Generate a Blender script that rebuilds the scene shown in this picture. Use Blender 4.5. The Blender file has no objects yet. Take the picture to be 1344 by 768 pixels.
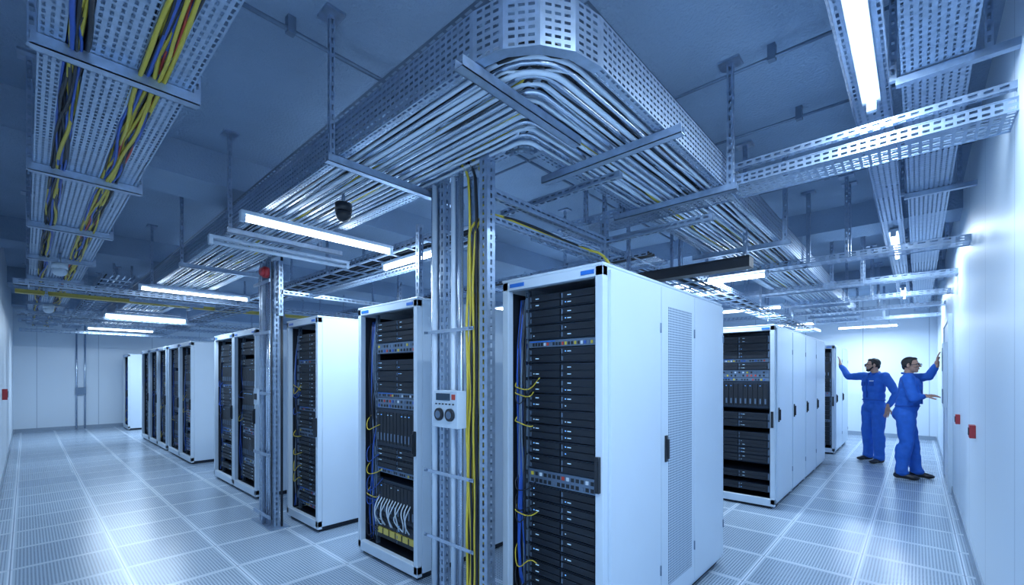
import bpy, math, random
from mathutils import Vector, Matrix, Euler
rnd = random.Random(7)
V = Vector
scene = bpy.context.scene
try:
    scene.view_settings.view_transform = 'Standard'
    scene.view_settings.look = 'None'
except Exception as e:
    print(e)

# ------------------------------------------------------------------ materials
def new_mat(name):
    m = bpy.data.materials.new(name); m.use_nodes = True
    nt = m.node_tree
    b = nt.nodes['Principled BSDF']
    return m, nt, b

def N(nt, t, **kw):
    n = nt.nodes.new(t)
    for k, v in kw.items(): setattr(n, k, v)
    return n

def M(nt, op, a, b=None, c=None):
    n = nt.nodes.new('ShaderNodeMath'); n.operation = op
    for i, v in enumerate((a, b, c)):
        if v is None: continue
        if isinstance(v, (int, float)): n.inputs[i].default_value = v
        else: nt.links.new(v, n.inputs[i])
    return n.outputs[0]

def mixc(nt, f, a, b):
    n = nt.nodes.new('ShaderNodeMix'); n.data_type = 'RGBA'
    if isinstance(f, (int, float)): n.inputs[0].default_value = f
    else: nt.links.new(f, n.inputs[0])
    for idx, v in ((6, a), (7, b)):
        if isinstance(v, tuple): n.inputs[idx].default_value = (*v[:3], 1)
        else: nt.links.new(v, n.inputs[idx])
    return n.outputs[2]

def mat(name, col, rough=.5, metal=0., scale=30., var=.12, bump=0., emis=None, estr=0., spec=.5, bscale=None):
    m, nt, b = new_mat(name)
    tc = N(nt, 'ShaderNodeTexCoord')
    no = N(nt, 'ShaderNodeTexNoise'); no.inputs['Scale'].default_value = scale
    no.inputs['Detail'].default_value = 3
    nt.links.new(tc.outputs['Object'], no.inputs['Vector'])
    c2 = tuple(max(0, c * (1 - var)) for c in col); c1 = tuple(min(1, c * (1 + var)) for c in col)
    nt.links.new(mixc(nt, no.outputs[0], c2, c1), b.inputs['Base Color'])
    b.inputs['Roughness'].default_value = rough
    b.inputs['Metallic'].default_value = metal
    b.inputs['Specular IOR Level'].default_value = spec
    if bump:
        n2 = no
        if bscale:
            n2 = N(nt, 'ShaderNodeTexNoise'); n2.inputs['Scale'].default_value = bscale
            n2.inputs['Detail'].default_value = 4
            nt.links.new(tc.outputs['Object'], n2.inputs['Vector'])
        bp = N(nt, 'ShaderNodeBump'); bp.inputs['Strength'].default_value = bump
        bp.inputs['Distance'].default_value = .01
        nt.links.new(n2.outputs[0], bp.inputs['Height'])
        nt.links.new(bp.outputs[0], b.inputs['Normal'])
    if emis:
        b.inputs['Emission Color'].default_value = (*emis, 1)
        b.inputs['Emission Strength'].default_value = estr
        m.cycles.emission_sampling = 'NONE'
    return m

MT = {}
MT['galv'] = mat('galvanised_steel', (.36, .46, .60), .34, .75, 25, .28)
MT['galvd'] = mat('galvanised_steel_dark', (.18, .25, .35), .45, .6, 25, .2)
MT['pipe'] = mat('steel_conduit', (.56, .66, .80), .24, .85, 12, .15)
MT['pipew'] = mat('white_conduit', (.62, .73, .86), .35, 0., 12, .06)
MT['white'] = mat('white_powder_coat', (.56, .67, .79), .34, 0., 4, .03)
MT['whiteseam'] = mat('panel_seam_grey', (.20, .27, .36), .6)
MT['black'] = mat('black_plastic', (.012, .016, .024), .4)
MT['dark'] = mat('dark_rack_steel', (.014, .021, .035), .5, .2)
MT['dark2'] = mat('server_bezel', (.026, .040, .066), .38, .4, 60, .3)
MT['dark3'] = mat('drive_caddy', (.010, .015, .025), .5, .1)
MT['grey'] = mat('grey_metal', (.16, .23, .33), .4, .6)
MT['cblack'] = mat('black_cable', (.012, .016, .025), .45)
MT['cyel'] = mat('yellow_cable', (.60, .48, .05), .45)
MT['cblue'] = mat('blue_cable', (.02, .09, .42), .4)
MT['cred'] = mat('red_cable', (.48, .05, .03), .45)
MT['cwhite'] = mat('white_cable', (.60, .70, .80), .45)
MT['labelb'] = mat('blue_label', (.02, .16, .60), .5)
MT['red'] = mat('red_plastic', (.40, .03, .04), .4)
MT['yel'] = mat('yellow_duct', (.60, .48, .10), .5)
MT['ledb'] = mat('blue_led', (.1, .3, .9), .5, emis=(.15, .5, 1.), estr=.9)
MT['ledg'] = mat('status_led', (.4, .65, .85), .5, emis=(.55, .80, 1.), estr=.25)
MT['tube'] = mat('fluorescent_tube', (.9, .95, 1.), .5, emis=(.84, .93, 1.), estr=10)
MT['tubeoff'] = mat('fixture_housing', (.50, .61, .74), .4)
MT['glass'] = mat('dark_screen', (.02, .05, .09), .1)
def perfdoor():
    m, nt, b = new_mat('perforated_door_mesh')
    tc = N(nt, 'ShaderNodeTexCoord'); s = N(nt, 'ShaderNodeSeparateXYZ')
    nt.links.new(tc.outputs['Object'], s.inputs[0])
    y, z = s.outputs[1], s.outputs[2]
    P = .016
    fy = M(nt, 'SUBTRACT', M(nt, 'FRACT', M(nt, 'DIVIDE', y, P)), .5)
    fz = M(nt, 'SUBTRACT', M(nt, 'FRACT', M(nt, 'DIVIDE', z, P)), .5)
    r = M(nt, 'SQRT', M(nt, 'ADD', M(nt, 'MULTIPLY', fy, fy), M(nt, 'MULTIPLY', fz, fz)))
    h = M(nt, 'LESS_THAN', r, .33)
    nt.links.new(mixc(nt, h, (.44, .55, .68), (.09, .14, .21)), b.inputs['Base Color'])
    b.inputs['Roughness'].default_value = .5
    return m
MT['perf'] = perfdoor()

def floor_mat():
    m, nt, b = new_mat('perforated_raised_floor_tiles')
    g = N(nt, 'ShaderNodeNewGeometry'); s = N(nt, 'ShaderNodeSeparateXYZ')
    nt.links.new(g.outputs['Position'], s.inputs[0])
    x, y = s.outputs[0], s.outputs[1]
    tx = M(nt, 'DIVIDE', M(nt, 'ADD', x, .34 + 60), .6); ty = M(nt, 'DIVIDE', M(nt, 'ADD', y, 60 - .52), .6)
    u, v = M(nt, 'FRACT', tx), M(nt, 'FRACT', ty)
    eu = M(nt, 'MINIMUM', u, M(nt, 'SUBTRACT', 1., u)); ev = M(nt, 'MINIMUM', v, M(nt, 'SUBTRACT', 1., v))
    e = M(nt, 'MULTIPLY', M(nt, 'MINIMUM', eu, ev), .6)
    seam = M(nt, 'LESS_THAN', e, .0035)
    trim = M(nt, 'LESS_THAN', e, .013)
    inner = M(nt, 'GREATER_THAN', e, .028)
    P = .020
    fx = M(nt, 'SUBTRACT', M(nt, 'FRACT', M(nt, 'DIVIDE', M(nt, 'ADD', x, 60), P)), .5)
    fy = M(nt, 'SUBTRACT', M(nt, 'FRACT', M(nt, 'DIVIDE', M(nt, 'ADD', y, 60), P)), .5)
    r = M(nt, 'SQRT', M(nt, 'ADD', M(nt, 'MULTIPLY', fx, fx), M(nt, 'MULTIPLY', fy, fy)))
    hole = M(nt, 'MULTIPLY', M(nt, 'LESS_THAN', r, .31), inner)
    wn = N(nt, 'ShaderNodeTexWhiteNoise'); wn.noise_dimensions = '2D'
    cb = N(nt, 'ShaderNodeCombineXYZ')
    nt.links.new(M(nt, 'FLOOR', tx), cb.inputs[0]); nt.links.new(M(nt, 'FLOOR', ty), cb.inputs[1])
    nt.links.new(cb.outputs[0], wn.inputs['Vector'])
    base = mixc(nt, wn.outputs['Value'], (.35, .45, .57), (.42, .53, .65))
    c = mixc(nt, hole, base, (.09, .14, .22))
    c = mixc(nt, trim, c, (.62, .72, .83))
    c = mixc(nt, seam, c, (.20, .27, .37))
    nt.links.new(c, b.inputs['Base Color'])
    b.inputs['Roughness'].default_value = .24
    bp = N(nt, 'ShaderNodeBump'); bp.inputs['Strength'].default_value = .25; bp.inputs['Distance'].default_value = .003
    nt.links.new(M(nt, 'SUBTRACT', 1., M(nt, 'MAXIMUM', seam, hole)), bp.inputs['Height'])
    nt.links.new(bp.outputs[0], b.inputs['Normal'])
    return m
MT['floor'] = floor_mat()

def wall_mat():
    m, nt, b = new_mat('white_wall_panels')
    g = N(nt, 'ShaderNodeNewGeometry'); s = N(nt, 'ShaderNodeSeparateXYZ')
    nt.links.new(g.outputs['Position'], s.inputs[0])
    u = M(nt, 'FRACT', M(nt, 'DIVIDE', M(nt, 'ADD', M(nt, 'ADD', s.outputs[0], s.outputs[1]), 60.2), 1.2))
    d = M(nt, 'MINIMUM', u, M(nt, 'SUBTRACT', 1., u))
    seam = M(nt, 'LESS_THAN', d, .005)
    no = N(nt, 'ShaderNodeTexNoise'); no.inputs['Scale'].default_value = 1.2
    c = mixc(nt, no.outputs[0], (.64, .75, .86), (.70, .80, .90))
    c = mixc(nt, seam, c, (.34, .43, .55))
    nt.links.new(c, b.inputs['Base Color']); b.inputs['Roughness'].default_value = .42
    return m
MT['wall'] = wall_mat()
MT['ceil'] = mat('painted_concrete', (.30, .41, .56), .9, 0., 1.3, .22, bump=.9, bscale=50)
MT['base'] = mat('baseboard_grey', (.28, .36, .46), .6)

# ------------------------------------------------------------------ mesh builder
class B:
    def __init__(s, name):
        s.name = name; s.v = []; s.f = []; s.m = []; s.s = []; s.mats = []
    def mi(s, k):
        if k not in s.mats: s.mats.append(k)
        return s.mats.index(k)
    def quad(s, pts, k, smooth=False):
        n = len(s.v); s.v += [tuple(p) for p in pts]; s.f.append(tuple(range(n, n + len(pts))))
        s.m.append(s.mi(k)); s.s.append(smooth)
    def box(s, a, b, k):
        x0, x1 = sorted((a[0], b[0])); y0, y1 = sorted((a[1], b[1])); z0, z1 = sorted((a[2], b[2]))
        n = len(s.v)
        s.v += [(x0,y0,z0),(x1,y0,z0),(x1,y1,z0),(x0,y1,z0),(x0,y0,z1),(x1,y0,z1),(x1,y1,z1),(x0,y1,z1)]
        for f in ((0,3,2,1),(4,5,6,7),(0,1,5,4),(1,2,6,5),(2,3,7,6),(3,0,4,7)):
            s.f.append(tuple(n + i for i in f)); s.m.append(s.mi(k)); s.s.append(False)
    def tube(s, path, r, k, n=8, cap=True):
        path = [V(p) for p in path]
        mi = s.mi(k); base = len(s.v)
        t0 = (path[1] - path[0]).normalized()
        up = V((0, 0, 1)) if abs(t0.z) < .9 else V((1, 0, 0))
        a = t0.cross(up).normalized()
        L = len(path)
        for i, p in enumerate(path):
            if i == 0: t = path[1] - path[0]
            elif i == L - 1: t = path[-1] - path[-2]
            else: t = (path[i+1] - path[i]).normalized() + (path[i] - path[i-1]).normalized()
            if t.length < 1e-9: t = V(t0)
            t.normalize()
            a = (a - t * a.dot(t)).normalized(); b = t.cross(a)
            rr = r[i] if isinstance(r, (list, tuple)) else r
            for j in range(n):
                an = 2 * math.pi * j / n
                s.v.append(tuple(p + a * (math.cos(an) * rr) + b * (math.sin(an) * rr)))
        for i in range(L - 1):
            for j in range(n):
                j2 = (j + 1) % n
                s.f.append((base+i*n+j, base+i*n+j2, base+(i+1)*n+j2, base+(i+1)*n+j)); s.m.append(mi); s.s.append(True)
        if cap:
            s.f.append(tuple(base + j for j in reversed(range(n)))); s.m.append(mi); s.s.append(False)
            s.f.append(tuple(base + (L-1)*n + j for j in range(n))); s.m.append(mi); s.s.append(False)
    def plate(s, o, u, v, lu, lv, k, pu=.05, pv=.03, su=.032, sv=.012):
        """sheet with punched slots"""
        o, u, v = V(o), V(u).normalized(), V(v).normalized()
        nu = max(1, int(lu / pu)); nv = max(1, int(round(lv / pv)))
        mu = (lu - nu * pu) / 2
        pv = lv / nv; sv = min(sv, pv * .6)
        us = [0.]; vs = [0.]
        for i in range(nu):
            c = mu + (i + .5) * pu; us += [c - su / 2, c + su / 2]
        for i in range(nv):
            c = (i + .5) * pv; vs += [c - sv / 2, c + sv / 2]
        us.append(lu); vs.append(lv)
        base = len(s.v); W = len(vs); mi = s.mi(k)
        for a in us:
            pa = o + u * a
            for b in vs: s.v.append(tuple(pa + v * b))
        for i in range(len(us) - 1):
            for j in range(len(vs) - 1):
                if i % 2 == 1 and j % 2 == 1: continue
                n0 = base + i * W + j
                s.f.append((n0, n0 + W, n0 + W + 1, n0 + 1)); s.m.append(mi); s.s.append(False)
    def strut(s, p0, p1, w, h, k='galv', side=None, pu=.05, su=.03):
        p0, p1 = V(p0), V(p1); d = (p1 - p0); L = d.length; d.normalize()
        a = V(side) if side else (V((0, 0, 1)) if abs(d.z) < .9 else V((1, 0, 0)))
        a = (a - d * a.dot(d)).normalized(); b = d.cross(a)
        c = p0 - a * (w / 2) - b * (h / 2)
        kw = dict(pu=pu, su=su, sv=.013)
        s.plate(c, d, a, L, w, k, pv=w, **kw); s.plate(c + b * h, d, a, L, w, k, pv=w, **kw)
        s.plate(c, d, b, L, h, k, pv=h, **kw); s.plate(c + a * w, d, b, L, h, k, pv=h, **kw)
        for q in (p0, p1):
            s.quad([q - a*w/2 - b*h/2, q + a*w/2 - b*h/2, q + a*w/2 + b*h/2, q - a*w/2 + b*h/2], k)
    def ell(s, c, r, k, rot=None, nu=14, nv=9):
        c = V(c); base = len(s.v); mi = s.mi(k)
        R = rot or Matrix.Identity(3)
        s.v.append(tuple(c + R @ V((0, 0, r[2]))))
        for i in range(1, nv):
            th = math.pi * i / nv
            for j in range(nu):
                ph = 2 * math.pi * j / nu
                s.v.append(tuple(c + R @ V((r[0]*math.sin(th)*math.cos(ph), r[1]*math.sin(th)*math.sin(ph), r[2]*math.cos(th)))))
        s.v.append(tuple(c + R @ V((0, 0, -r[2])))); last = len(s.v) - 1
        for j in range(nu):
            j2 = (j + 1) % nu
            s.f.append((base, base+1+j, base+1+j2)); s.m.append(mi); s.s.append(True)
            s.f.append((last, last-nu+j2, last-nu+j)); s.m.append(mi); s.s.append(True)
        for i in range(nv - 2):
            for j in range(nu):
                j2 = (j + 1) % nu; q = base + 1 + i * nu
                s.f.append((q+j, q+nu+j, q+nu+j2, q+j2)); s.m.append(mi); s.s.append(True)
    def cap(s, p0, p1, r0, r1, k, n=12):
        p0, p1 = V(p0), V(p1); d = (p1 - p0).normalized(); path = []; rr = []
        for i in range(5):
            a = math.pi / 2 * i / 5
            path.append(p0 - d * (r0 * math.cos(a))); rr.append(max(.0008, r0 * math.sin(a)))
        path.append(p0); rr.append(r0)
        for i in range(6):
            a = math.pi / 2 * i / 5
            path.append(p1 + d * (r1 * math.sin(a))); rr.append(max(.0008, r1 * math.cos(a)))
        s.tube(path, rr, k, n)
    def make(s, parent=None, bevel=0, name=None):
        me = bpy.data.meshes.new(s.name)
        me.from_pydata(s.v, [], s.f)
        for k in s.mats: me.materials.append(MT[k])
        me.polygons.foreach_set('material_index', s.m)
        me.polygons.foreach_set('use_smooth', s.s)
        me.update()
        ob = bpy.data.objects.new(name or s.name, me); scene.collection.objects.link(ob)
        if parent: ob.parent = parent
        if bevel:
            md = ob.modifiers.new('bevel', 'BEVEL'); md.width = bevel; md.segments = 2; md.limit_method = 'ANGLE'
        return ob

def empty(name, loc=(0, 0, 0), rz=0):
    e = bpy.data.objects.new(name, None); scene.collection.objects.link(e)
    e.location = loc; e.rotation_euler = (0, 0, rz); e.empty_display_size = .2
    return e

# ------------------------------------------------------------------ room
XL, XR, YN, YF, H = -17.2, .33, -.22, 14.0, 3.4
def slab(name, a, b, k):
    q = B(name); q.box(a, b, k); return q.make()
slab('floor', (XL - .1, YN - .1, -.1), (XR + .1, YF + .1, 0), 'floor')
slab('ceiling', (XL - .1, YN - .1, H), (XR + .1, YF + .1, H + .1), 'ceil')
slab('wall_left', (XL, YN - .1, 0), (XR, YN, H), 'wall')
slab('wall_right', (XR, YN - .1, 0), (XR + .1, YF + .1, H), 'wall')
slab('wall_back', (XL, YF, 0), (XR, YF + .1, H), 'wall')
slab('wall_end', (XL - .1, YN - .1, 0), (XL, YF + .1, H), 'wall')
slab('baseboard_left', (XL, YN, 0), (XR, YN + .012, .09), 'base')
slab('baseboard_right', (XR - .012, YN + .02, 0), (XR, YF, .09), 'base')
slab('baseboard_back', (XL, YF - .012, 0), (XR - .02, YF, .09), 'base')
slab('baseboard_end', (XL, YN + .02, 0), (XL + .012, YF - .02, .09), 'base')
for x in (-4.95, -8.6, -12.3, -15.9):
    slab('ceiling_beam', (x, YN, 3.12), (x + .55, YF, H), 'ceil')
for y in (6.2, 10.2):
    slab('ceiling_girder', (-4.38, y, 3.14), (XR, y + .5, H), 'ceil')

# ------------------------------------------------------------------ racks
PC = ['black'] * 9 + ['grey', 'grey', 'cyel', 'cblue', 'cwhite', 'cred']
def equipment(q, x0, x1, yf, z0, z1, style, seed):
    R = random.Random(seed)
    z = z0
    w = x1 - x0
    last = ''
    while z < z1 - .05:
        if style == 'server': kind = R.choices(['srv', 'switch', 'gap'], [.90, .06, .04])[0]
        else: kind = R.choices(['srv', 'switch', 'blade', 'gap', 'patch'], [.48, .12, .22, .08, .10])[0]
        if style == 'server' and last != 'done' and .85 < z < 1.0: kind = 'patch'; last = 'done'
        if kind == 'blade' and z > z1 - .45: kind = 'srv'
        if kind == 'srv':
            h = .088
            q.box((x0, yf, z + .002), (x1, yf + .5, z + h - .003), 'dark2')
            cw = (w - .03) / 2
            for i in range(2):
                a = x0 + .015 + i * cw
                for j in range(2):
                    zz = z + .008 + j * .038
                    q.box((a + .004, yf - .012, zz), (a + cw - .006, yf, zz + .033), 'dark3')
                    q.box((a + .008, yf - .017, zz + .004), (a + .016, yf - .012, zz + .028), 'grey')
                    if R.random() < .45:
                        q.box((a + .030, yf - .0135, zz + .014), (a + .037, yf - .012, zz + .020), R.choice(['ledg', 'ledg', 'ledb']))
                    if R.random() < .5:
                        q.box((a + .046, yf - .0135, zz + .014), (a + .070, yf - .012, zz + .019), 'ledg')
            q.box((x0 - .004, yf - .02, z + .01), (x0 + .008, yf, z + h - .012), 'grey')
            q.box((x1 - .008, yf - .02, z + .01), (x1 + .004, yf, z + h - .012), 'grey')
        elif kind == 'switch':
            h = .044
            q.box((x0, yf, z + .002), (x1, yf + .35, z + h - .002), 'grey')
            n = 20
            for i in range(n):
                a = x0 + .03 + i * (w - .06) / n
                q.box((a, yf - .003, z + .010), (a + .6 * (w - .06) / n, yf, z + .028), R.choice(PC))
            q.box((x0 + .01, yf - .003, z + .032), (x0 + w * .4, yf, z + .038), 'labelb')
        elif kind == 'patch':
            h = .088
            q.box((x0, yf, z + .002), (x1, yf + .1, z + h - .002), 'grey')
            for j in range(2):
                for i in range(14):
                    a = x0 + .02 + i * (w - .04) / 14
                    q.box((a, yf - .004, z + .012 + j * .038), (a + .018, yf, z + .032 + j * .038), R.choice(PC))
        elif kind == 'blade':
            h = .31
            q.box((x0, yf, z + .002), (x1, yf + .5, z + h - .004), 'dark2')
            n = 12; bw = (w - .02) / n
            for i in range(n):
                a = x0 + .01 + i * bw
                q.box((a + .003, yf - .012, z + .03), (a + bw - .003, yf, z + h - .03), 'dark3')
                q.box((a + bw * .35, yf - .016, z + .05), (a + bw * .65, yf - .012, z + .11), 'grey')
                if R.random() < .5: q.box((a + bw * .35, yf - .016, z + h - .055), (a + bw * .6, yf - .012, z + h - .05), R.choice(['ledb', 'ledg']))
        else:
            h = .05
        z += h

def smooth_path(pts, it=2):
    pts = [V(p) for p in pts]
    for _ in range(it):
        o = [pts[0]]
        for a, b in zip(pts, pts[1:]): o += [a * .75 + b * .25, a * .25 + b * .75]
        o.append(pts[-1]); pts = o
    return pts

HR = 2.05
def rack(x0, x1, y0, y1, seed, style='mixed', doors=None, margin=.11, near=False):
    e = empty('server_rack', (x0, y0, 0))
    w, d = x1 - x0, y1 - y0
    q = B('cabinet_shell')
    for (a, b) in ((0, 0), (w - .045, 0), (0, d - .045), (w - .045, d - .045)):
        q.box((a, b, .05), (a + .045, b + .045, HR), 'white')
    q.box((0, 0, HR - .055), (w, .045, HR - .002), 'white')
    q.box((0, 0, .03), (w, .045, .11), 'white')
    q.box((-.002, -.002, HR - .004), (w + .002, d + .002, HR + .012), 'white')
    q.box((.045, .045, .04), (w - .045, d, .09), 'dark')
    q.box((.03, .03, 0), (w - .03, d - .03, .05), 'dark')
    q.box((w - .02, .046, .05), (w, d - .046, HR - .004), 'white')
    q.box((0, .046, .05), (.02, d - .046, HR - .004), 'white')
    q.box((.046, d - .02, .05), (w - .046, d, HR - .004), 'white')
    q.make(e, bevel=.004)
    q = B('rack_equipment')
    q.box((.021, .05, .09), (.026, d - .05, HR - .06), 'dark')
    q.box((w - .026, .05, .09), (w - .021, d - .05, HR - .06), 'dark')
    q.box((.03, .62, .09), (w - .03, .63, HR - .06), 'dark')
    mr = .05
    q.strut((margin - .012, .10, .09), (margin - .012, .10, HR - .05), .02, .03, 'galvd')
    q.strut((w - mr - .008, .10, .09), (w - mr - .008, .10, HR - .05), .02, .03, 'galvd')
    equipment(q, margin + .004, w - mr - .022, .085, .16, HR - .10, style, seed)
    R = random.Random(seed + 50)
    for i in range(16 if near else 6):
        a = R.uniform(.05, margin - .02)
        k = R.choice(['cblack', 'cblack', 'cblue', 'cblue', 'cblack', 'cblack', 'galvd'])
        pts = [(a, R.uniform(.06, .12), .12)] + [(a + R.uniform(-.012, .012), R.uniform(.05, .12), z) for z in (.4, .8, 1.2, 1.6)] + [(a, .1, HR - .1)]
        q.tube(smooth_path(pts, 1), R.uniform(.004, .007), k, 6)
    for i in range(10 if near else 3):
        z = R.uniform(.3, 1.5)
        k = R.choice(['cyel', 'cblue', 'cblack', 'cblack', 'cyel'])
        pts = [(.06, .09, z), (.05, .05, z - .05), (.08, .04, z - R.uniform(.05, .18)), (margin + .03, .06, z - .08), (margin + R.uniform(.03, .1), .08, z - R.uniform(0, .12))]
        q.tube(smooth_path(pts, 2), .0035, k, 6)
    if near and style == 'mixed':
        for i in range(12):
            x = margin + .05 + i * .04
            pts = [(x, .08, .50), (x + .01, .03, .44), (x + R.uniform(-.06, .06), .03, .36), (x + R.uniform(-.05, .05), .07, .28)]
            q.tube(smooth_path(pts, 2), .005, 'cwhite', 6)
        for i in range(6): q.box((margin + .03 + i * .09, .07, .20), (margin + .10 + i * .09, .084, .25), 'yel')
    q.make(e)
    q = B('door_hardware')
    q.box((.06, -.004, HR - .040), (.17, -.001, HR - .018), 'labelb')
    q.box((w - .13, -.004, HR - .040), (w - .05, -.001, HR - .018), 'labelb')
    q.box((w - .036, -.022, .91), (w - .012, 0, 1.09), 'black')
    q.box((w - .032, -.030, .93), (w - .016, -.022, 1.07), 'black')
    if doors:
        X = w
        for (ya, yb, pf, hd) in doors:
            ya -= y0; yb -= y0
            q.box((X, ya + .004, .09), (X + .016, yb - .004, HR - .02), 'white')
            q.box((X - .001, yb - .004, .09), (X + .003, yb + .004, HR - .02), 'whiteseam')
            if pf:
                q.box((X + .016, ya + .10, .2), (X + .0185, yb - .06, HR - .13), 'perf')
            if hd:
                q.box((X + .016, ya + .045, .97), (X + .026, ya + .075, 1.13), 'black')
                q.box((X + .026, ya + .052, .99), (X + .040, ya + .068, 1.11), 'black')
            for zz in (.3, 1.75):
                q.tube([(X + .018, yb - .012, zz), (X + .018, yb - .012, zz + .06)], .006, 'grey', 8)
    q.make(e, bevel=.002)
    return e

rack(-1.835, -1.15, 1.927, 3.733, 3, 'server', doors=[(1.975, 2.57, False, False), (2.57, 3.11, True, True), (3.11, 3.72, False, False)], near=True, margin=.13)
rack(-3.50, -2.66, 1.90, 3.0, 12, 'mixed', near=True, margin=.16)
rack(-4.92, -4.185, 1.86, 2.96, 22, 'server', near=True)
rack(-6.71, -5.86, 1.86, 2.96, 31)
rack(-7.60, -6.73, 1.86, 2.96, 32)
rack(-9.80, -8.95, 1.86, 2.96, 33)
rack(-10.70, -9.82, 1.86, 2.96, 34)
rack(-11.75, -10.90, 1.86, 2.96, 35)
rack(-12.65, -11.80, 1.86, 2.96, 36)
rack(-13.60, -12.72, 1.86, 2.96, 37)
rack(-16.6, -15.7, 1.86, 2.96, 38)
rack(-2.0, -1.17, 5.60, 6.47, 41, 'mixed', doors=[(5.65, 6.46, False, True)])
for i, (a, b) in enumerate(((6.48, 7.35), (7.36, 8.22), (8.23, 9.1))):
    rack(-2.0, -1.17, a, b, 50 + i, doors=[(a + .01, b - .01, False, True)])
rack(-1.95, -1.15, 10.25, 11.2, 60, doors=[(10.3, 11.19, False, True)])
rack(-1.95, -1.15, 11.22, 12.2, 61, doors=[(11.23, 12.19, False, True)])
for i in range(4):
    rack(-2.9 - i * .92, -2.04 - i * .92, 5.6, 6.7, 70 + i)

# ------------------------------------------------------------------ trays
def hanger(q, x, y, z0, side=(1, 0, 0), w=.035):
    q.strut((x, y, z0), (x, y, H - .012), w, w, 'galv', side=side)
    q.box((x - .06, y - .05, H - .014), (x + .06, y + .05, H), 'galv')

q = B('perforated_cable_tray')
XA, XB = -.9, XL + .1
for (ya, yb) in ((.03, .10), (.165, .32), (.405, .50)):
    q.plate((XB, ya, 2.765), (1, 0, 0), (0, 1, 0), XA - XB, yb - ya, 'galv', pv=.026, sv=.011, pu=.04, su=.027)
for y in (.03, .5):
    q.plate((XB, y, 2.765), (1, 0, 0), (0, 0, 1), XA - XB, .07, 'galv', pv=.035)
for y in (.165, .32, .10, .405):
    q.box((XB, y - .002, 2.766), (XA, y + .002, 2.80), 'galv')
x = -2.42; xs1 = []
while x > XL + .3:
    xs1.append(x); x -= 1.48
for x in [-.95] + xs1:
    q.box((x - .025, .01, 2.715), (x + .025, .53, 2.72), 'galv')
    q.box((x - .025, .01, 2.715), (x - .021, .53, 2.763), 'galv')
    q.box((x + .021, .01, 2.715), (x + .025, .53, 2.763), 'galv')
    for y in (.015, .525):
        hanger(q, x, y, 2.72, w=.025)
q.make()
def cable_bundle(name, yc, hw, cols, seed, n, zc=2.79, x0=-1.0, x1=-16.8, step=.33):
    R = random.Random(seed); q = B(name)
    for i in range(n):
        k = cols[i % len(cols)]
        y = yc + R.uniform(-hw, hw); z = zc + R.uniform(-.035, .03); pts = []
        if k in ('cyel', 'cblue', 'cred'): z = zc - R.uniform(.01, .035)
        xx = x0
        while xx > x1:
            y += R.uniform(-.03, .03); y = min(max(y, yc - hw), yc + hw)
            zz = z + R.uniform(-.015, .015)
            pts.append((xx, y, zz)); xx -= step * R.uniform(.6, 1.3)
        q.tube(smooth_path(pts, 1), R.choice([.0055, .007, .009]), k, 5)
    return q.make()
cable_bundle('data_cable_bundle', .133, .030, ['cblack', 'cblack', 'cblack', 'cblue', 'cblack', 'cblack', 'cyel', 'cblack'], 1, 28)
cable_bundle('power_cable_bundle', .363, .040, ['cyel', 'cblack', 'cblue', 'cblack', 'cred', 'cyel', 'cblack', 'cblue', 'cblack', 'cyel'], 6, 34)

def Lpath(o, z, xe, ye, R0=.34):
    cx, cy = -.88 - o, 1.12 + o
    r = max(.07, R0 - o)
    pts = [(xe, cy, z)]
    c = (cx - r, cy + r)
    for i in range(7):
        a = -math.pi / 2 + math.pi / 2 * i / 6
        pts.append((c[0] + r * math.cos(a), c[1] + r * math.sin(a), z))
    pts.append((cx, ye, z))
    return pts
XE, YE = -15.5, 12.0
q = B('conduit_cable_tray')
r0 = .34; zb = 2.66; hs = .19
def rails(o, h):
    cy = 1.12 + o; cx = -.88 - o; r = max(.08, r0 - o)
    kw = dict(pv=.027, pu=.036, su=.023, sv=.011)
    q.plate((XE, cy, zb), (1, 0, 0), (0, 0, 1), cx - r - XE, h, 'galv', **kw)
    q.plate((cx, cy + r, zb), (0, 1, 0), (0, 0, 1), YE - cy - r, h, 'galv', **kw)
    c = V((cx - r, cy + r, zb)); pr = None
    for i in range(5):
        a = -math.pi / 2 + math.pi / 2 * i / 4
        p = c + V((math.cos(a) * r, math.sin(a) * r, 0))
        if pr is not None:
            d = p - pr; q.plate(pr, d, (0, 0, 1), d.length, h, 'galv', **kw)
            if o < .01:
                for zz, ww in ((0, .045), (h, .05)):
                    q.quad([pr + V((0,0,zz)), p + V((0,0,zz)), p + (c - p).normalized() * ww + V((0,0,zz)), pr + (c - pr).normalized() * ww + V((0,0,zz))], 'galv')
        pr = p
rails(0, hs); rails(.62, .10)
kw = dict(pv=.027, pu=.04, su=.025, sv=.010)
q.plate((XE, 1.12, zb), (1, 0, 0), (0, 1, 0), -.88 - r0 - XE, .045, 'galv', **kw)
q.plate((-.88, 1.12 + r0, zb), (0, 1, 0), (-1, 0, 0), YE - 1.12 - r0, .045, 'galv', **kw)
q.plate((XE, 1.67, zb), (1, 0, 0), (0, 1, 0), -1.6 - XE, .07, 'galv', **kw)
q.plate((-1.5, 1.8, zb), (0, 1, 0), (1, 0, 0), YE - 1.8, .07, 'galv', **kw)
q.plate((XE, 1.12, zb + hs), (1, 0, 0), (0, 1, 0), -.88 - r0 - XE, .05, 'galv', pv=.05)
q.plate((-.88, 1.12 + r0, zb + hs), (0, 1, 0), (-1, 0, 0), YE - 1.12 - r0, .05, 'galv', pv=.05)
xsL = [-1.23, -2.28, -4.0, -5.6, -7.2, -8.8, -10.4, -12.0, -13.6, -15.2]
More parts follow.
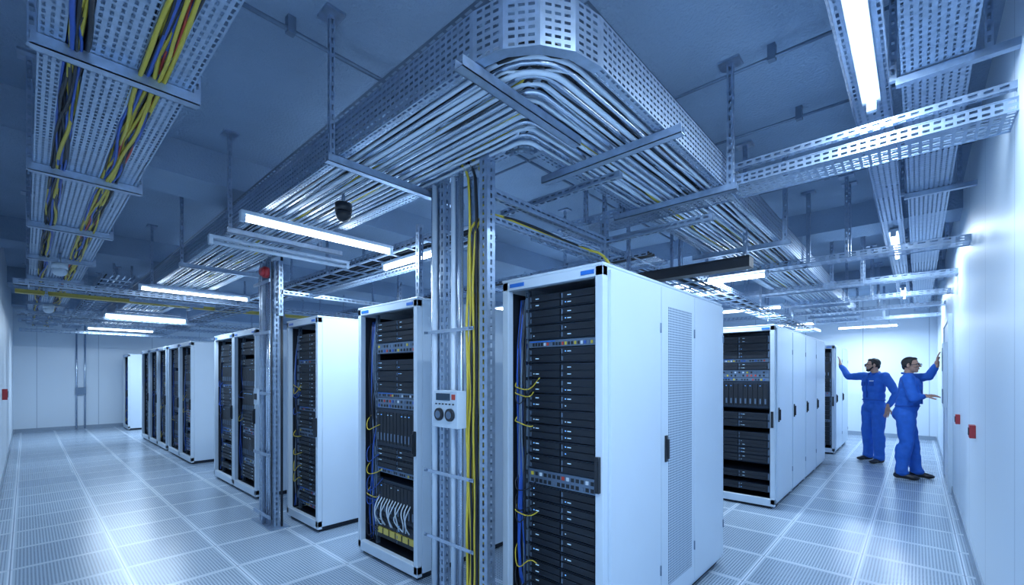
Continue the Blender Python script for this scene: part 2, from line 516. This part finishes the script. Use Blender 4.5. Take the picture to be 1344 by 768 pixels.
for x in xsL:
    y1 = 2.0 if x < -1.3 else 1.82
    q.box((x - .022, 1.06, zb - .046), (x + .022, y1, zb - .042), 'galv')
    q.box((x - .022, 1.06, zb - .046), (x - .019, y1, zb - .004), 'galv')
    q.box((x + .019, 1.06, zb - .046), (x + .022, y1, zb - .004), 'galv')
    if x < -1.3:
        hanger(q, x, 1.085, zb - .04, w=.026); hanger(q, x, 1.80, zb - .04)
for y in (2.05, 2.89, 4.4, 5.5, 7.2, 8.9, 10.6):
    q.box((-1.62, y - .022, zb - .046), (-.80, y + .022, zb - .042), 'galv')
    q.box((-1.62, y - .022, zb - .046), (-.80, y - .019, zb - .004), 'galv')
    q.box((-1.62, y + .019, zb - .046), (-.80, y + .022, zb - .004), 'galv')
    if y > 2.1:
        hanger(q, -.84, y, zb - .04); hanger(q, -1.57, y, zb - .04)
q.make()
q = B('conduit_bundle')
R = random.Random(5)
for i in range(14):
    o = .05 + i * .040 + R.uniform(-.004, .004)
    k = ['pipe', 'pipew', 'pipe', 'pipew'][i % 4]
    q.tube(Lpath(o, zb + .018 + R.uniform(0, .014), XE + R.uniform(0, 1.5), YE - R.uniform(0, 2.), R0=.34), R.choice([.009, .0115, .014]), k, 8)
for i in range(7):
    o = .09 + i * .075
    q.tube(Lpath(o, zb + .085, XE + R.uniform(0, 1.5), YE - R.uniform(0, 2.), R0=.34), R.choice([.010, .013]), R.choice(['pipe', 'pipew', 'pipe']), 8)
q.make()
q = B('loose_cables')
for i in range(26):
    o = R.uniform(.10, .56); z = zb + .03 + R.uniform(.0, .045)
    base = Lpath(o, z, -8, 8, R0=.36)
    pts = []
    P = [V(p) for p in base]
    fine = []
    for a, b in zip(P, P[1:]):
        n = max(1, int((b - a).length / .3))
        for j in range(n): fine.append(a.lerp(b, j / n))
    off = 0
    for p in fine:
        off += R.uniform(-.025, .025); off = max(-.045, min(.045, off))
        pts.append(p + V((-off, off, R.uniform(-.016, .012))))
    q.tube(smooth_path(pts, 1), R.choice([.005, .006, .008]), R.choice(['cblack', 'cblack', 'cyel', 'cblack', 'cblack', 'cblack', 'cwhite', 'cblack', 'pipew']), 5)
q.make()
q = B('upper_cable_tray')
z = 2.98
q.plate((XE, 1.2, z), (1, 0, 0), (0, 1, 0), -1.25 - XE, .36, 'galvd', pv=.04, pu=.06, su=.04)
q.plate((-.96, 1.5, z), (0, 1, 0), (-1, 0, 0), YE - 1.5, .36, 'galvd', pv=.04, pu=.06, su=.04)
q.make()

def xtray(name, x0, x1, y0, w, z, k='galv', fl=.07, pu=.05, su=.032, hang=()):
    q = B(name)
    q.plate((x0, y0, z), (1, 0, 0), (0, 1, 0), x1 - x0, w, k, pv=.034, pu=pu, su=su, sv=.014)
    for y in (y0, y0 + w):
        q.plate((x0, y, z), (1, 0, 0), (0, 0, 1), x1 - x0, fl, k, pv=fl / 2, pu=pu, su=su)
        q.box((x0, y - .004, z + fl), (x1, y + .004, z + fl + .004), k)
        q.box((x0, y - .003, z - .004), (x1, y + .003, z), k)
    for h in hang:
        for y in (y0 - .02, y0 + w + .02): hanger(q, h, y, z, w=.028)
    return q
q = xtray('cross_cable_tray', -2.15, XR, 2.95, .24, 2.67, fl=.055, hang=(-1.9,), pu=.04, su=.026)
q.make()
q = B('tray_support_rail')
q.strut((-1.2, 3.0, 2.80), (XR, 3.0, 2.80), .035, .035, 'galv')
q.make()
for (y, x0) in ((5.3, -3), (6.9, -6.), (8.4, -2.5), (9.8, -6.), (11.6, -4)):
    xtray('cross_cable_tray', x0, XR, y, .2, 2.62, fl=.05, pu=.08, su=.05, hang=(-.5, -2.2)).make()
q = B('wall_cable_tray')
q.plate((-.06, .3, 2.96), (0, 1, 0), (1, 0, 0), 13.5, .25, 'galv', pv=.028, sv=.010, pu=.04, su=.025)
for x in (-.06, .19):
    q.plate((x, .3, 2.96), (0, 1, 0), (0, 0, 1), 13.5, .07, 'galv', pv=.035)
y = 1.0
while y < 13.8:
    q.box((-.08, y - .02, 2.92), (XR, y + .02, 2.955), 'galv')
    hanger(q, -.09, y, 2.95, w=.028); hanger(q, .235, y, 2.95, w=.028)
    y += 1.9
q.make()

def ladder(name, p0, p1, wvec, z, k='galv', step=.3, pipes=6, seed=1, hs=.06, hang=True):
    q = B(name); p0, p1 = V((*p0, z)), V((*p1, z)); d = p1 - p0; L = d.length; d.normalize(); w = V((*wvec, 0))
    q.plate(p0, d, (0, 0, 1), L, hs, k, pv=hs / 2, pu=.08, su=.05)
    q.plate(p0 + w, d, (0, 0, 1), L, hs, k, pv=hs / 2, pu=.08, su=.05)
    t = step / 2
    while t < L:
        a = p0 + d * t; b = a + w
        q.tube([a + V((0, 0, .008)), b + V((0, 0, .008))], .009, k, 4, cap=False); t += step
    R = random.Random(seed)
    for i in range(pipes):
        o = w * ((i + .6) / (pipes + .2)); r = R.choice([.008, .011, .014])
        q.tube([p0 + o + V((0, 0, .018 + r)), p1 + o + V((0, 0, .018 + r))], r, R.choice(['pipe', 'pipew', 'cblack', 'pipe', 'cblack']), 6)
    if hang:
        t = .5
        while t < L:
            for o in (-.02, 1.02):
                c = p0 + d * t + w * o
                hanger(q, c.x, c.y, z, w=.025)
            t += 2.1
    return q.make()
ladder('ladder_tray', (-15.8, 2.25), (-2.6, 2.25), (0, .42), 2.62, pipes=8, seed=3)
ladder('ladder_tray', (-16.0, .62), (-7.2, .62), (0, .3), 2.68, pipes=5, seed=4)
ladder('ladder_tray', (-14.0, 4.2), (-2.0, 4.2), (0, .5), 2.70, pipes=8, seed=5)
for i, x in enumerate((-8.0, -11.2, -13.3, -15.2)):
    ladder('ladder_tray', (x, -.1), (x, 4.6), (.3, 0), 2.50 if i % 2 else 2.56, pipes=5, seed=8 + i, step=.25, hang=False)
ladder('ladder_tray', (-2.6, 3.1), (-2.6, 6.0), (.35, 0), 2.72, pipes=5, seed=20, hang=False)
ladder('ladder_tray', (-1.95, 4.2), (-1.95, 12.0), (.35, 0), 2.45, pipes=6, seed=21)
q = B('black_cable_duct')
q.box((-2.2, 3.85, 2.36), (-.98, 3.97, 2.44), 'black'); q.box((-2.2, 3.84, 2.44), (-.98, 3.98, 2.447), 'dark')
hanger(q, -1.05, 4.0, 2.36, w=.03); hanger(q, -2.1, 4.0, 2.36, w=.03)
q.make()
q = B('yellow_fibre_duct')
q.box((-9.3, -.1, 2.64), (-9.16, 4.4, 2.645), 'yel'); q.box((-9.3, -.1, 2.64), (-9.295, 4.4, 2.69), 'yel'); q.box((-9.165, -.1, 2.64), (-9.16, 4.4, 2.69), 'yel')
for y in (.2, 1.9, 3.4): hanger(q, -9.13, y, 2.6, w=.025); hanger(q, -9.33, y, 2.6, w=.025); q.box((-9.36, y - .02, 2.61), (-9.1, y + .02, 2.64), 'galv')
q.make()

q = B('ceiling_conduit')
q.tube([(-2.46, YN, 3.33), (-2.46, 6., 3.33)], .012, 'galvd', 8)
q.tube([(-3.3, 2.9, 3.33), (XR, 2.9, 3.33)], .010, 'galvd', 8)
q.tube([(-3.3, 3.7, 3.33), (XR, 3.7, 3.33)], .010, 'galvd', 8)
q.tube([(-3.3, 5.0, 3.33), (XR, 5.0, 3.33)], .014, 'galvd', 8)
for (x, y) in [(-2.46, .5), (-2.46, .95), (-2.46, 2.2)] + [(x, y) for y in (2.9, 3.7, 5.0) for x in (-.3, -.62, -2.2)]:
    q.box((x - .02, y - .02, 3.31), (x + .02, y + .02, H), 'galvd')
q.make()

# ------------------------------------------------------------------ central riser columns
q = B('conduit_riser')
R = random.Random(9)
for i, (x, y, r, k) in enumerate([(-2.235, 1.72, .014, 'pipe'), (-2.195, 1.70, .016, 'pipew'), (-2.15, 1.72, .017, 'pipe'), (-2.02, 1.70, .014, 'pipew'), (-1.985, 1.72, .013, 'pipe'), (-1.95, 1.70, .014, 'pipe'), (-2.08, 1.76, .018, 'pipe'), (-2.11, 1.79, .014, 'pipew'), (-2.21, 1.78, .014, 'pipe')]):
    q.tube([(x, y, 0), (x, y, zb + .03)], r, k, 10)
q.strut((-2.10, 1.70, 0), (-2.10, 1.70, zb), .042, .042, 'galv', side=(1, 0, 0))
q.strut((-2.245, 1.76, 0), (-2.245, 1.76, zb), .03, .042, 'galv', side=(1, 0, 0))
q.strut((-1.925, 1.78, 0), (-1.925, 1.78, zb), .03, .042, 'galv', side=(1, 0, 0))
for z in (.12, .5, .9, 1.75):
    q.box((-2.27, 1.674, z), (-1.82, 1.680, z + .020), 'pipe')
    q.tube([(-2.25, 1.674, z + .010), (-2.25, 1.664, z + .010)], .007, 'grey', 6)
    q.tube([(-1.84, 1.674, z + .010), (-1.84, 1.664, z + .010)], .007, 'grey', 6)
q.box((-2.29, 1.66, 0), (-1.9, 1.83, .012), 'galv')
q.make()
q = B('strut_column')
q.strut((-1.735, 1.70, 0), (-1.735, 1.70, 2.78), .06, .06, 'galv', side=(1, 0, 0), pu=.045, su=.028)
q.box((-1.80, 1.63, 0), (-1.67, 1.77, .012), 'galv')
q.strut((-1.735, 1.73, 2.50), (-1.735, 2.95, 2.50), .05, .045, 'galv')
q.strut((-1.735, 1.73, 2.36), (-1.735, 2.95, 2.36), .035, .035, 'galv')
q.strut((-1.735, 2.93, 2.07), (-1.735, 2.93, 2.66), .045, .045, 'galv')
q.strut((-1.735, 2.93, 2.50), (-.95, 2.93, 2.50), .04, .04, 'galv')
q.strut((-1.20, 2.2, 2.60), (-2.1, 2.2, 2.60), .035, .035, 'galv')
q.make()
q = B('riser_cables')
cols = ['cyel', 'cyel', 'cblack', 'cyel', 'cblack', 'cblack', 'cyel', 'cblack', 'cyel', 'cblack', 'cblack', 'cyel', 'cblack', 'cyel']
for i, k in enumerate(cols):
    x = -1.895 + (i % 7) * .018; y = 1.70 + (i // 7) * .022
    pts = [(x, y, .0)]
    for z in [.2, .4, .6, .8, 1.0, 1.2, 1.4, 1.6, 1.8, 2.0, 2.2]:
        pts.append((x + R.uniform(-.010, .010), y + R.uniform(-.008, .008), z))
    if i % 3 != 1:
        pts += [(x + .02, y, 2.36), (-1.80, 1.82, 2.43), (-1.79 + R.uniform(-.02, .02), 2.2, 2.42 + R.uniform(-.02, .02)), (-1.77, 2.65, 2.40), (-1.62, 2.8, 2.35), (-1.6 + R.uniform(-.03, .03), 2.82, 2.065)]
    else:
        pts += [(x, y, 2.45), (x - .02, y, 2.72), (x - .2, y - .1, 2.73), (x - .6, y - .12, 2.73)]
    q.tube(smooth_path(pts, 2), R.choice([.007, .008, .009]), k, 6)
q.make()
q = B('power_socket_box')
q.box((-2.075, 1.60, 1.20), (-1.87, 1.668, 1.41), 'white')
q.box((-2.05, 1.594, 1.355), (-1.93, 1.60, 1.395), 'glass')
for x in (-2.02, -1.925):
    q.tube([(x, 1.585, 1.275), (x, 1.60, 1.275)], .036, 'black', 18)
    q.tube([(x, 1.582, 1.275), (x, 1.585, 1.275)], .022, 'grey', 14)
q.box((-1.915, 1.596, 1.36), (-1.885, 1.60, 1.39), 'cred')
for i in range(6): q.box((-2.06 + i * .03, 1.597, 1.33), (-2.045 + i * .03, 1.60, 1.338), 'dark')
q.make(bevel=.003)

q = B('strut_column')
for (x, y, w) in ((-5.02, 1.66, .05), (-4.86, 1.62, .05), (-4.66, 1.66, .045)):
    q.strut((x, y, 0), (x, y, 2.62), w, w, 'galv', side=(1, 0, 0))
for i, (x, y, r, k) in enumerate([(-4.97, 1.63, .013, 'pipe'), (-4.93, 1.64, .014, 'pipew'), (-4.80, 1.63, .015, 'pipe'), (-4.76, 1.64, .013, 'pipew'), (-4.72, 1.62, .013, 'pipe'), (-4.90, 1.70, .012, 'cblack'), (-4.62, 1.70, .012, 'cblack')]):
    q.tube([(x, y, 0), (x, y, 2.66)], r, k, 8)
for z in (.1, .7, 1.3, 1.9, 2.4): q.box((-5.06, 1.585, z), (-4.62, 1.595, z + .03), 'galv')
q.box((-5.1, 1.58, 0), (-4.58, 1.76, .012), 'galv')
q.box((-5.0, 1.57, 1.20), (-4.90, 1.585, 1.36), 'white')
q.box((-4.985, 1.566, 1.25), (-4.915, 1.57, 1.31), 'dark')
q.make()
q = B('alarm_sounder')
q.tube([(-4.70, 1.56, 2.50), (-4.70, 1.60, 2.50)], .055, 'red', 20); q.tube([(-4.70, 1.53, 2.50), (-4.70, 1.56, 2.50)], [.035, .05], 'red', 20)
q.make()
q = B('frame_over_rack')
q.strut((-4.55, 1.66, 2.30), (-4.55, 3.0, 2.30), .04, .04, 'galv'); q.strut((-4.55, 1.66, 2.07), (-4.55, 1.66, 2.6), .04, .04, 'galv')
q.strut((-4.55, 3.0, 2.07), (-4.55, 3.0, 2.6), .04, .04, 'galv'); q.strut((-2.7, 1.95, 2.30), (-4.55, 1.95, 2.30), .035, .035, 'galv')
q.strut((-2.7, 1.95, 2.07), (-2.7, 1.95, 2.6), .04, .04, 'galv')
q.make()
def dome(x, y, z, r, k, top):
    q = B('dome_security_camera')
    q.ell((x, y, z), (r, r, r * .9), k); q.tube([(x, y, z + r * .4), (x, y, z + r + .02)], r * 1.05, k, 20); q.tube([(x, y, z + r), (x, y, top)], .012, 'galv', 8); q.make()
dome(-2.73, 1.38, 2.53, .05, 'black', 2.66)
dome(-6.6, .24, 2.58, .06, 'cwhite', 2.765)
dome(-9.9, .24, 2.5, .06, 'cwhite', 2.765)

# ------------------------------------------------------------------ lights
TINT = (.66, .83, 1.0)
def tube_light(p0, p1, up, power, lit=True, wid=.055):
    p0, p1 = V(p0), V(p1); d = (p1 - p0); L = d.length; d.normalize(); s = d.cross(V((0, 0, 1)))
    q = B('fluorescent_light')
    def ob(a, b, hw, z0, z1, k):
        P = [a - s*hw, a + s*hw, b + s*hw, b - s*hw]
        lo = [V((p.x, p.y, z0)) for p in P]; hi = [V((p.x, p.y, z1)) for p in P]
        for f in (lo[::-1], hi, [lo[0], lo[1], hi[1], hi[0]], [lo[1], lo[2], hi[2], hi[1]], [lo[2], lo[3], hi[3], hi[2]], [lo[3], lo[0], hi[0], hi[3]]): q.quad(f, k)
    z = p0.z
    ob(p0, p1, wid / 2, z + .03, z + .055, 'tubeoff')
    ob(p0, p0 + d * .03, .022, z - .02, z + .03, 'tubeoff'); ob(p1 - d * .03, p1, .022, z - .02, z + .03, 'tubeoff')
    q.tube([p0 + d * .03, p1 - d * .03], .017, 'tube' if lit else 'tubeoff', 12)
    for t in (.15, .85):
        c = p0.lerp(p1, t); q.tube([(c.x, c.y, z + .05), (c.x, c.y, up)], .005, 'galv', 6)
    o = q.make()
    if lit:
        ld = bpy.data.lights.new('tube_lamp', 'AREA'); ld.shape = 'RECTANGLE'; ld.size = L - .08; ld.size_y = .03
        ld.energy = power; ld.color = TINT
        lo = bpy.data.objects.new('tube_lamp', ld); scene.collection.objects.link(lo)
        m = (p0 + p1) / 2; lo.location = (m.x, m.y, z - .0185)
        lo.rotation_euler = (0, 0, math.atan2(d.y, d.x)); lo.parent = o
    return o
PW = 37
for (a, b, f) in ((.2, 1.4, .60), (2.0, 3.2, .75), (6.2, 7.5, .95), (10.3, 11.5, 1.15)):  # nearest tube is an extra, added out of view above the camera for light
    tube_light((-.19, a, 2.99), (-.19, b, 2.99), H, PW * f, wid=.08)
q = B('light_channel')
for x in (-.275, -.105):
    q.plate((x, .2, 3.0), (0, 1, 0), (0, 0, 1), 13.4, .06, 'galv', pv=.03)
q.plate((-.275, .2, 3.06), (0, 1, 0), (1, 0, 0), 13.4, .17, 'galv', pv=.034)
for y in (1.7, 4.2, 5.9, 8.5, 12.): hanger(q, -.19, y, 3.06, w=.028)
q.make()
for x, f in ((-3.46, .8), (-7.2, 1.2), (-10.9, 1.5), (-14.3, 1.9)):
    tube_light((x, 1.0 if x > -5 else .95, 2.585), (x, 2.2, 2.585), 2.66, PW * f)
tube_light((-4.25, 1.0, 2.585), (-4.25, 2.2, 2.585), 2.66, 0, lit=False)
tube_light((-.45, .0, 2.66), (-.45, 1.0, 2.66), H, PW * .7)  # added tube, out of view overhead, to light the rack front and wall
tube_light((-3.95, 2.42, 2.56), (-3.1, 2.42, 2.56), 2.64, PW * .6)
for (x, y) in ((-2.3, 5.45), (-2.7, 8.2), (-5.5, 5.3), (-9, 5.2), (-2.7, 11.3), (-13, 5.2), (-6.5, 9), (-11, 9), (-1.4, 12.9), (-15.6, 3.9)):  # beyond the leading pair, extra tubes added to brighten the back and far walls
    tube_light((x, y, 2.585), (x + 1.1, y, 2.585), H, PW * 1.5)

# ------------------------------------------------------------------ wall fittings
for (y, z) in ((4.96, 1.06), (6.65, 1.03)):
    q = B('fire_alarm_call_point'); q.box((XR - .035, y - .05, z - .05), (XR, y + .05, z + .05), 'red'); q.box((XR - .04, y - .03, z - .03), (XR - .035, y + .03, z + .03), 'black'); q.make(bevel=.004)
q = B('fire_alarm_call_point'); q.box((-9.5, YN, 1.15), (-9.38, YN + .05, 1.3), 'red'); q.box((-9.48, YN + .05, 1.18), (-9.40, YN + .055, 1.27), 'black'); q.make(bevel=.004)
q = B('door_1')
q.box((XR - .045, 7.9, 0), (XR, 7.98, 2.2), 'white'); q.box((XR - .045, 9.3, 0), (XR, 9.38, 2.2), 'white'); q.box((XR - .045, 7.9, 2.2), (XR, 9.38, 2.28), 'white')
q.box((XR - .03, 7.98, .01), (XR, 9.3, 2.2), 'wall')
q.make(bevel=.003)
q = B('access_control_panel')
q.box((XR - .07, 8.50, 1.05), (XR - .03, 8.95, 1.95), 'white'); q.box((XR - .075, 8.70, 1.55), (XR - .07, 8.90, 1.88), 'grey')
q.box((XR - .078, 8.53, 1.1), (XR - .07, 8.80, 1.3), 'grey')
q.make(bevel=.004)
q = B('wall_conduit')
for y in (.95, 1.12): q.tube([(XL + .04, y, .0), (XL + .04, y, 2.9)], .02, 'pipe', 8)
q.box((XL, .93, .95), (XL + .08, 1.14, 1.15), 'grey')
q.make()

# ------------------------------------------------------------------ people
MT['cover'] = mat('blue_coverall_fabric', (.018, .13, .56), .75, 0, 14, .2, bump=.4, bscale=18)
MT['coverd'] = mat('blue_coverall_trim', (.012, .09, .42), .75)
MT['skin'] = mat('skin', (.46, .27, .20), .5, 0, 20, .08)
MT['hair'] = mat('dark_hair', (.012, .010, .012), .6, 0, 80, .4)
MT['eye'] = mat('eye_white', (.7, .75, .78), .3)
MT['iris'] = mat('iris', (.03, .02, .02), .2)
MT['lip'] = mat('lips', (.30, .12, .11), .5)
MT['shoe'] = mat('black_shoe_leather', (.010, .012, .018), .35)

def remesh(ob, vox, it=3, disp=0.):
    md = ob.modifiers.new('remesh', 'REMESH'); md.mode = 'VOXEL'; md.voxel_size = vox; md.use_smooth_shade = True
    if it:
        sm = ob.modifiers.new('smooth', 'SMOOTH'); sm.iterations = it; sm.factor = .5
    if disp:
        tx = bpy.data.textures.get('cloth_folds')
        if not tx:
            tx = bpy.data.textures.new('cloth_folds', 'CLOUDS'); tx.noise_scale = .10; tx.noise_depth = 1
        dm = ob.modifiers.new('folds', 'DISPLACE'); dm.texture = tx; dm.strength = disp; dm.mid_level = .5

def hand(parent, wrist, d, n, side, name, curl=.12):
    q = B(name); d = V(d).normalized(); n = V(n); n = (n - d * n.dot(d)).normalized(); s = d.cross(n) * side
    w = V(wrist)
    q.cap(w - d * .04, w + d * .02, .028, .029, 'skin')
    for t in (-.028, -.010, .010, .028):
        q.cap(w + d * .015 + s * t * .8, w + d * .085 + s * t, .017, .0135, 'skin', 10)
    for t, l in {.032: .072, .011: .082, -.011: .076, -.032: .060}.items():
        p = w + d * .088 + s * t; dd = d + s * t * 3.2
        for j, (fl, r) in enumerate(((.45, .0095), (.32, .0085), (.25, .0078))):
            ang = curl * (j + 1) * 1.4
            q2 = p + (dd * math.cos(ang) + n * math.sin(ang)).normalized() * l * fl
            q.cap(p, q2, r, r * .92, 'skin', 8); p = q2
    p = w + d * .025 + s * .028
    for (fl, dv) in ((.042, d * .5 + s * .85 + n * .15), (.034, d * .8 + s * .6 + n * .25), (.024, d * .95 + s * .3 + n * .3)):
        q2 = p + dv.normalized() * fl; q.cap(p, q2, .0120, .0105, 'skin', 8); p = q2
    o = q.make(parent); remesh(o, .004, 2)
    return o

def person(name, loc, rz, hs, arms, feet, head_yaw, lean, beard):
    e = empty(name, (*loc, 0), rz)
    Ri = Matrix.Rotation(-rz, 3, 'Z')
    def Lc(p): return Ri @ (V(p) - V((*loc, 0)))
    def Ld(v): return Ri @ V(v)
    hip = V((0, 0, .93)) * hs
    lx = V((0, -lean, 0))
    chest = V((0, 0, 1.28)) * hs + lx
    sh = {'R': V((-.19, .01, 1.445 * hs)) + lx, 'L': V((.19, .01, 1.445 * hs)) + lx}
    q = B('coverall')
    q.ell(hip + V((0, .02, .0)), (.185, .145, .14), 'cover')
    q.ell(hip + V((0, .0, .13)) + lx * .3, (.175, .135, .15), 'cover')
    q.ell(hip + V((0, .0, .20)) + lx * .6, (.182, .138, .13), 'cover')
    q.ell(chest + V((0, -.004, -.04)), (.194, .140, .17), 'cover')
    q.ell(chest + V((0, -.005, .06)), (.198, .132, .14), 'cover')
    q.ell(chest + V((0, .015, .155)), (.170, .092, .065), 'cover')
    for s, p in sh.items():
        q.cap(chest + V((0, .01, .15)), p, .078, .074, 'cover')
        el, wr, hd, pn = [f(v) for f, v in zip((Lc, Lc, Ld, Ld), arms[s])]
        q.cap(p, el, .076, .058, 'cover', 14)
        q.ell(el, (.061, .061, .061), 'cover')
        fd = (wr - el).normalized()
        cuff = wr - fd * .03
        q.cap(el, cuff - fd * .03, .058, .045, 'cover', 14)
        q.cap(cuff - fd * .03, cuff - fd * .005, .040, .040, 'cover', 14)
    for s, sg in (('R', -1), ('L', 1)):
        ft = feet[s]
        hp = hip + V((sg * .092, .01, -.04)); kn = V(((ft[0] + sg * .1) / 2, ft[2], .50 * hs)); an = V((ft[0], ft[1], .09))
        q.cap(hp, kn, .114, .082, 'cover', 16)
        q.cap(kn, an + V((0, 0, .03)), .082, .073, 'cover', 16)
        q.ell((kn + an) / 2 + V((0, .02, .06)), (.080, .084, .18), 'cover')
        q.ell(an + V((0, -.012, .0)), (.077, .086, .05), 'cover')
    q.cap(chest + V((0, .015, .17)), chest + V((0, .0, .205)), .070, .066, 'cover', 16)
    o = q.make(e); remesh(o, .012, 3, .022)
    q = B('coverall_details')
    for sg in (-1, 1):
        q.box((chest.x + sg * .04, chest.y - .139, chest.z + .00), (chest.x + sg * .105, chest.y - .10, chest.z + .070), 'coverd')
    q.box((chest.x - .006, chest.y - .147, chest.z - .2), (chest.x + .006, chest.y - .10, chest.z + .12), 'coverd')
    q.box((chest.x + .045, chest.y - .138, chest.z + .08), (chest.x + .10, chest.y - .10, chest.z + .098), 'cwhite')
    for sg in (-1, 1):
        pts = [chest + V((sg * math.sin(a) * .076, -math.cos(a) * .074 + .006, .205 + .02 * (1 - math.cos(a)))) for a in [.25 + 2.9 * i / 10 for i in range(11)]]
        q.tube(pts, [.009] + [.016] * 9 + [.012], 'coverd', 8)
    wc = hip + V((0, .0, .12)) + lx * .3
    q.tube([(wc + V((math.cos(a) * .170, math.sin(a) * .131, 0))) for a in [2 * math.pi * i / 28 for i in range(29)]], .011, 'coverd', 8)
    q.make(e)
    for s, sg in (('R', -1), ('L', 1)):
        ft = feet[s]; q = B('shoe_' + ('right' if s == 'R' else 'left'))
        c = V((ft[0], ft[1], 0)); to = V((sg * .12, -1, 0)).normalized()
        q.ell(c + V((0, .03, .048)), (.042, .058, .046), 'shoe'); q.cap(c + V((0, .0, .05)), c + to * .12 + V((0, 0, .04)), .047, .038, 'shoe')
        q.ell(c + to * .13 + V((0, 0, .034)), (.050, .080, .034), 'shoe'); q.cap(c + V((0, .02, .05)), c + V((0, .02, .13)), .044, .047, 'shoe')
        o = q.make(e); remesh(o, .008, 2)
    for s in ('R', 'L'):
        el, wr, hd, pn = [f(v) for f, v in zip((Lc, Lc, Ld, Ld), arms[s])]
        hand(e, wr, hd, pn, -1 if s == 'R' else 1, 'hand_' + ('right' if s == 'R' else 'left'))
    he = empty('head'); he.parent = e
    he.location = chest + V((0, -.02, .36)); he.rotation_euler = (0, 0, head_yaw)
    q = B('head_skin')
    q.ell((0, .012, .025), (.076, .094, .092), 'skin', nu=20, nv=14)
    q.ell((0, -.018, -.035), (.062, .070, .075), 'skin', nu=18, nv=12)
    q.ell((0, -.050, -.085), (.034, .032, .026), 'skin')
    q.ell((0, -.076, .022), (.052, .018, .012), 'skin')
    q.cap((0, -.086, .012), (0, -.104, -.022), .009, .012, 'skin')
    q.ell((.012, -.096, -.025), (.008, .010, .007), 'skin'); q.ell((-.012, -.096, -.025), (.008, .010, .007), 'skin')
    q.ell((.045, -.058, -.022), (.020, .020, .018), 'skin'); q.ell((-.045, -.058, -.022), (.020, .020, .018), 'skin')
    q.ell((0, -.083, -.053), (.024, .010, .011), 'skin')
    for sg in (-1, 1): q.ell((sg * .079, .010, -.008), (.010, .019, .031), 'skin')
    q.cap((0, .02, -.06), (0, .035, -.17), .054, .058, 'skin', 16)
    o = q.make(he); remesh(o, .005, 2)
    q = B('hair')
    q.ell((0, .024, .040), (.081, .091, .082), 'hair', rot=Matrix.Rotation(math.radians(-20), 3, 'X'), nu=20, nv=14)
    q.ell((0, -.028, .088), (.056, .042, .026), 'hair')
    for sg in (-1, 1):
        q.ell((sg * .062, .038, .010), (.022, .045, .048), 'hair')
        q.cap((sg * .074, -.018, .03), (sg * .074, -.012, -.01), .010, .006, 'hair', 8)
    q.ell((0, .076, -.012), (.056, .028, .058), 'hair')
    o = q.make(he); remesh(o, .006, 2)
    q = B('face_details')
    for sg in (-1, 1):
        q.ell((sg * .031, -.0825, .003), (.015, .008, .008), 'eye'); q.ell((sg * .031, -.0895, .003), (.006, .004, .006), 'iris')
        q.cap((sg * .014, -.096, .024), (sg * .048, -.086, .026), .005, .0035, 'hair', 6)
    q.ell((0, -.092, -.050), (.022, .006, .0035), 'lip'); q.ell((0, -.091, -.057), (.019, .006, .0045), 'lip')
    q.make(he)
    q = B('safety_glasses')
    for sg in (-1, 1):
        q.tube([V((sg * .033 + math.cos(a) * .026, -.106 + abs(math.cos(a)) * .002, .003 + math.sin(a) * .018)) for a in [2 * math.pi * i / 16 for i in range(17)]], .0032, 'black', 6)
        q.tube([(sg * .059, -.104, .008), (sg * .080, -.06, .008), (sg * .084, .01, .006)], .0035, 'black', 6)
    q.tube([(-.008, -.107, .008), (.008, -.107, .008)], .003, 'black', 6)
    q.make(he)
    if beard:
        q = B('beard')
        q.ell((0, -.058, -.084), (.042, .036, .030), 'hair')
        for sg in (-1, 1): q.cap((sg * .064, -.008, -.03), (sg * .036, -.055, -.085), .012, .018, 'hair', 8)
        q.cap((-.024, -.094, -.041), (.024, -.094, -.041), .005, .005, 'hair', 6)
        o = q.make(he); remesh(o, .006, 2)
    return e
a1 = math.radians(-40)
person('technician', (-.56, 9.90), a1, 1.02,
       {'R': ((-.93, 10.08, 1.47), (-1.06, 10.22, 1.68), (-.10, .22, .95), (-1, .1, 0)),
        'L': ((-.26, 9.70, 1.19), (-.36, 9.55, .96), (-.10, -.12, -1), (-.6, .6, 0))},
       {'R': (-.14, .04, .0), 'L': (.15, -.05, -.05)}, math.radians(-38), .0, True)
person('technician', (-.12, 8.65), math.radians(90), 1.0,
       {'L': ((.12, 8.88, 1.47), (.205, 8.82, 1.66), (.06, 0, 1), (1, 0, 0)),
        'R': ((-.05, 8.40, 1.17), (.07, 8.54, 1.20), (.9, .25, .08), (0, .3, -1))},
       {'R': (-.12, .06, .0), 'L': (.12, -.10, -.06)}, math.radians(-15), .03, False)

# ------------------------------------------------------------------ world + camera
w = bpy.data.worlds.new('world'); scene.world = w; w.use_nodes = True
w.node_tree.nodes['Background'].inputs[0].default_value = (.05, .08, .12, 1)
cam = bpy.data.cameras.new('camera'); co = bpy.data.objects.new('camera', cam); scene.collection.objects.link(co)
cam.sensor_width = 36; cam.lens = 583 / 1344 * 36; cam.shift_y = 108 / 1344; cam.clip_start = .03
co.location = (0, 0, 1.5); co.rotation_euler = (math.radians(90), 0, math.radians(42.4))
scene.camera = co
print('faces', sum(len(m.polygons) for m in bpy.data.meshes))
